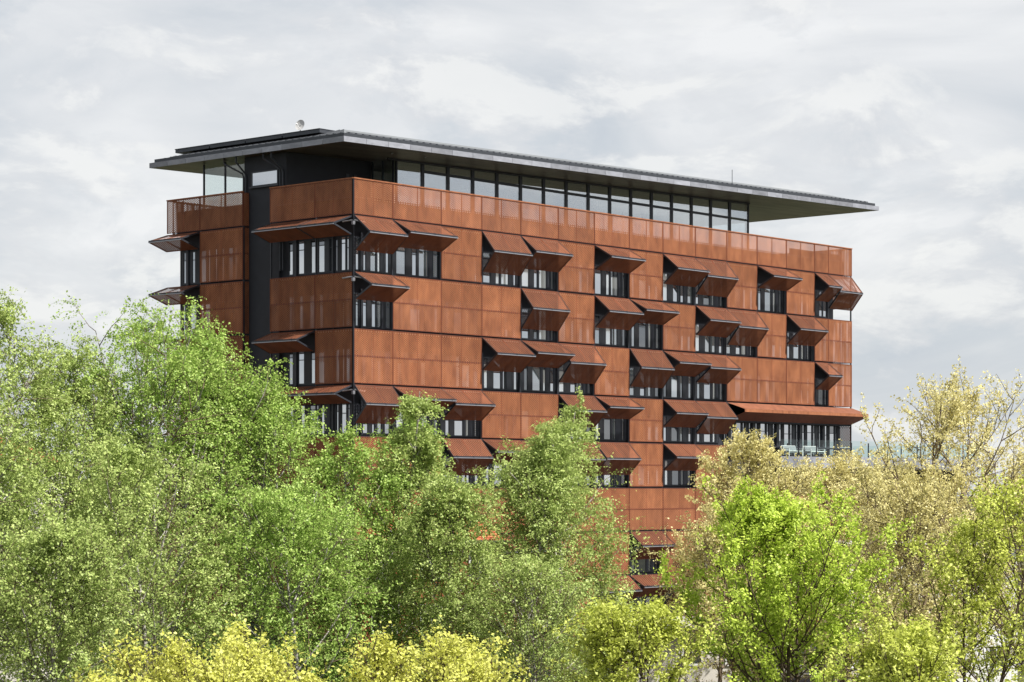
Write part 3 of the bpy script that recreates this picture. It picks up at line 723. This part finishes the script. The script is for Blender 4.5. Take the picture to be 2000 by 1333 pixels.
def tree(name, label, kind, leaf, px, depth, top, base, wpx, seed, group, nstem=1, lean=(0, 0), dens=1.0, ls=None, shape='egg', spread=0.0):
    k = dict(KIND[kind]); g = np.random.default_rng(seed)
    H = height_at(top, depth); hb = max(1.2, height_at(base, depth)); Rr = wpx / F * depth / 2
    o = bpy.data.objects.new(name, None); COL.objects.link(o); o.location = ground_at(px, depth); tag(o, label, 'tree', group)
    # stems
    S = np.zeros((nstem, 3)); S[:, :2] = g.normal(0, .25 + .18 * (nstem > 3), (nstem, 2)) * (nstem > 1)
    if spread:
        aa = np.arange(nstem) * 2.4; S[:, 0] = np.cos(aa) * spread * np.sqrt((np.arange(nstem) + .3) / nstem); S[:, 1] = np.sin(aa) * spread * np.sqrt((np.arange(nstem) + .3) / nstem)
    D = nrmz(np.concatenate([g.normal(0, .10 if nstem > 1 else .03, (nstem, 2)) + np.array(lean), np.ones((nstem, 1))], 1))
    Hs = H * (np.concatenate([[1], g.uniform(.84 - .12 * (spread > 0), 1.0 if spread else .98, nstem - 1)]) if nstem > 1 else np.ones(1))
    trunk = grow(g, S, D, Hs * .965, 12, .035, (0, 0, .06))
    n1 = int(k['n1'] * (1 + .45 * (nstem - 1)))
    idx = g.integers(0, nstem, n1); tc = np.sort(g.uniform(0, 1, n1)) ; t = (hb + (H * .97 - hb) * tc) / H
    s1, T1 = along(trunk, idx, t)
    az = np.arange(n1) * 2.39996 + g.normal(0, .35, n1)
    if shape == 'egg': prof = np.clip(.30 + 1.15 * np.sin(np.pi * np.clip(tc * .80 + .16, 0, 1)) ** .9 * (1 - .80 * tc ** 2.4), .12, 1.2) / 1.2
    else: prof = np.clip(1.0 - .92 * tc ** 1.25, .08, 1)
    inc = k['a1'][1] + (k['a1'][0] - k['a1'][1]) * tc + g.normal(0, .10, n1)
    d1 = np.stack([np.cos(az) * np.sin(inc), np.sin(az) * np.sin(inc), np.cos(inc)], 1)
    L1 = Rr * prof * g.uniform(.72, 1.15, n1) / np.maximum(np.sin(inc), .55)
    L1 = np.minimum(L1, Rr * 1.35)
    L1 = np.clip(np.minimum(L1, (H * 1.0 - s1[:, 2]) / np.maximum(np.cos(inc), .2) * .95), .35, None)
    P1 = grow(g, s1, d1, L1, 6, .09, k['pull1'])
    n2 = n1 * k['n2']; i2 = np.repeat(np.arange(n1), k['n2']); t2 = np.tile(np.linspace(.22, .99, k['n2']), n1) + g.normal(0, .03, n2)
    s2, T2 = along(P1, i2, t2); d2 = sprout(g, T2, g.uniform(.5, 1.05, n2), n2)
    L2 = L1[i2] * (.52 - .30 * t2) * g.uniform(.7, 1.3, n2) + .25
    P2 = grow(g, s2, d2, L2, 4, .12, k['pull2'])
    n3 = n2 * k['n3']; i3 = np.repeat(np.arange(n2), k['n3']); t3 = np.tile(np.linspace(.18, 1, k['n3']), n2) + g.normal(0, .04, n3)
    s3, T3 = along(P2, i3, t3); d3 = sprout(g, T3, g.uniform(.4, 1.1, n3), n3)
    L3 = k['tw'] * g.uniform(.45, 1.35, n3) * (.38 + .62 * np.clip(prof * 1.3, 0, 1))[i2][i3]
    P3 = grow(g, s3, d3, L3, 3, .15, k['pull3'])
    # mesh: trunk with limbs, finer branches, leaves
    r0 = k['r'] * H / 17
    a = tubes(trunk, np.full(nstem, r0), np.full(nstem, r0 * .12), 9)
    b = tubes(P1, r0 * (.38 - .24 * tc), np.full(n1, .018), 6)
    link('trunk', quads_mesh('trunk', [a[0], b[0]], [a[1], b[1]], M[k['bark']], True), o)
    zlow = height_at(1425, depth) if depth else 0          # the crown is leafed from just below what the view can reach
    show = (g.uniform(0, 1, n3) < (.33 if kind == 'birch' else .6)) & (P3[:, :, 2].max(1) > zlow)
    c = tubes(P2, np.clip(L2 * .014, .012, .04), np.full(n2, .008), 3); d = tubes(P3[show], np.full(show.sum(), .007), np.full(show.sum(), .003), 3)
    link('branches', quads_mesh('branches', [c[0], d[0]], [c[1], d[1]], M[k['twig']], True), o)
    nl = max(1, int(k['nl'] * dens)); il = np.repeat(np.arange(n3), nl)
    # uneven foliage: some sprays are thick, others thin
    keep = g.uniform(0, 1, len(il)) < (np.clip(g.normal(.85, .28, n2), .12, 1) * np.clip(g.normal(.9, .25, n1), .25, 1)[i2])[i3][il]
    il = il[keep]; tl = g.uniform(.08, 1.02, len(il)); pl, _ = along(P3, il, tl)
    ok = pl[:, 2] > zlow; pl = pl[ok]; il = il[ok]
    pl = pl + g.normal(0, k['jit'], pl.shape)
    v, f = leaves(g, pl, ls or k['ls'], k['up'], k['droop'], il)
    link('crown', quads_mesh('crown', [v], [f], M[leaf]), o)
    return o, len(f)
NL = 0
def T(*a, **k):
    global NL
    o, n = tree(*a, **k); NL += n; return o
# birches, left to right
GB = 'birches in front of the building'
T('birch_tree', 'tall birch cut by the left edge, highest of the pale green trees', 'birch', 'l_birch', -25, 98, 565, 1330, 260, 1, GB, nstem=2)
T('birch_tree', 'pale green birch between the left edge tree and the one before the slot', 'birch', 'l_birch', 135, 104, 668, 1380, 290, 2, GB, nstem=2)
T('birch_tree', 'large fresh green birch rising before the dark slot of the building', 'birch', 'l_birch2', 325, 112, 600, 1330, 390, 3, GB, nstem=3)
T('birch_tree', 'birch covering the lower left corner of the building', 'birch', 'l_birch2', 570, 114, 705, 1380, 330, 4, GB, nstem=3)
T('birch_tree', 'birch hiding the sunlit corner foot of the building, left of the pointed one', 'birch', 'l_birch2', 690, 110, 775, 1400, 230, 18, GB, nstem=2)
T('birch_tree', 'slender pointed birch in front of the first columns of the sunlit facade', 'birch', 'l_birch', 768, 112, 735, 1380, 230, 5, GB, shape='cone')
T('birch_tree', 'rounded birch left of the forked one before the sunlit facade', 'birch', 'l_birch', 1005, 116, 838, 1380, 190, 16, GB)
T('birch_tree', 'birch with forked white trunk before the middle of the sunlit facade', 'birch', 'l_birch', 1130, 118, 790, 1380, 250, 6, GB, nstem=2)
T('birch_tree', 'low bushy birch at the bottom left corner', 'birch', 'l_birch', 90, 90, 1060, 1500, 330, 7, GB, dens=.9)
T('birch_tree', 'mid green birch below the dark slot, between two larger ones', 'birch', 'l_birch', 300, 96, 885, 1450, 330, 8, GB, dens=.9)
T('birch_tree', 'fresh green low birch above the gap between the two yellow maples', 'birch', 'l_birch2', 590, 100, 960, 1500, 320, 9, GB, dens=.9)
T('birch_tree', 'drooping birch in front of the red brick house', 'birch', 'l_birch', 868, 108, 945, 1420, 215, 10, GB)
T('birch_tree', 'low birch at the foot of the forked one', 'birch', 'l_birch', 1060, 106, 1090, 1500, 240, 17, GB, dens=.5)
# trees in bud on the right
GP = 'trees in bud at the right'
T('budding_tree', 'sparse tan-leaved tree before the terrace end of the facade', 'bud', 'l_bud', 1440, 122, 868, 1360, 280, 11, GP, nstem=3, dens=1.7)
T('budding_tree', 'tall sparse tree in bud standing against the sky at the right', 'bud', 'l_bud', 1795, 116, 775, 1330, 370, 12, GP, nstem=2, dens=1.4)
T('budding_tree', 'tree in bud cut by the right edge', 'bud', 'l_bud', 1995, 122, 880, 1330, 330, 13, GP, dens=1.7, nstem=2)
T('budding_tree', 'smaller tree in bud behind the bright green maple', 'bud', 'l_bud', 1640, 128, 915, 1360, 300, 14, GP, nstem=3, dens=1.7)
T('budding_tree', 'tree in bud low between the tall one and the bright maple', 'bud', 'l_bud', 1730, 110, 930, 1400, 300, 19, GP, nstem=2, dens=1.4)
T('budding_tree', 'low thin tree in bud at the foot of the sunlit facade', 'bud', 'l_bud', 1400, 118, 1010, 1400, 200, 15, GP, dens=.9)
# maples
GM = 'maples in young leaf'
T('maple_tree', 'bright lime green maple, largest of the maples', 'maple', 'l_lime', 1550, 90, 1003, 1450, 420, 21, GM, nstem=3, dens=1.75, ls=.122)
T('maple_tree', 'yellow-green maple with open crown at the lower right', 'maple', 'l_limey', 1890, 92, 985, 1450, 350, 22, GM, nstem=2, dens=.95)
T('maple_tree', 'small lime green maple at the bottom, left of the bright one', 'maple', 'l_limey', 1195, 84, 1205, 1520, 270, 23, GM, nstem=2, dens=.8)
T('maple_tree', 'golden yellow maple at the bottom left', 'maple', 'l_yellow', 425, 70, 1250, 1530, 190, 24, GM, nstem=14, dens=.34, ls=.12, spread=3.0)
T('maple_tree', 'golden yellow maple at the bottom centre', 'maple', 'l_yellow', 840, 70, 1268, 1530, 190, 25, GM, nstem=12, dens=.34, ls=.12, spread=2.6)
T('maple_tree', 'yellowish maple at the bottom right below the bright one', 'maple', 'l_limey', 1720, 76, 1255, 1550, 300, 26, GM, nstem=2, dens=.9)
print('leaves', NL)

# distant woods along the horizon
g = np.random.default_rng(77); n = 22000
th = g.uniform(YAW - .42, YAW + .42, n); dd = g.uniform(420, 560, n)
hh = 9 + 5 * np.sin(th * 31) + 3 * np.sin(th * 83 + 1) + 2 * np.sin(th * 190)
Pw = np.stack([CX + dd * np.cos(th), CY + dd * np.sin(th), hh * g.uniform(0, 1, n) ** .7 + 1.0], 1)
v, f = leaves(g, Pw, 1.7, .6, .2)
tag(link('distant_woods', quads_mesh('distant_woods', [v], [f], M['l_wood'])), 'dark green woods along the horizon behind the building', 'woods', kind='stuff')
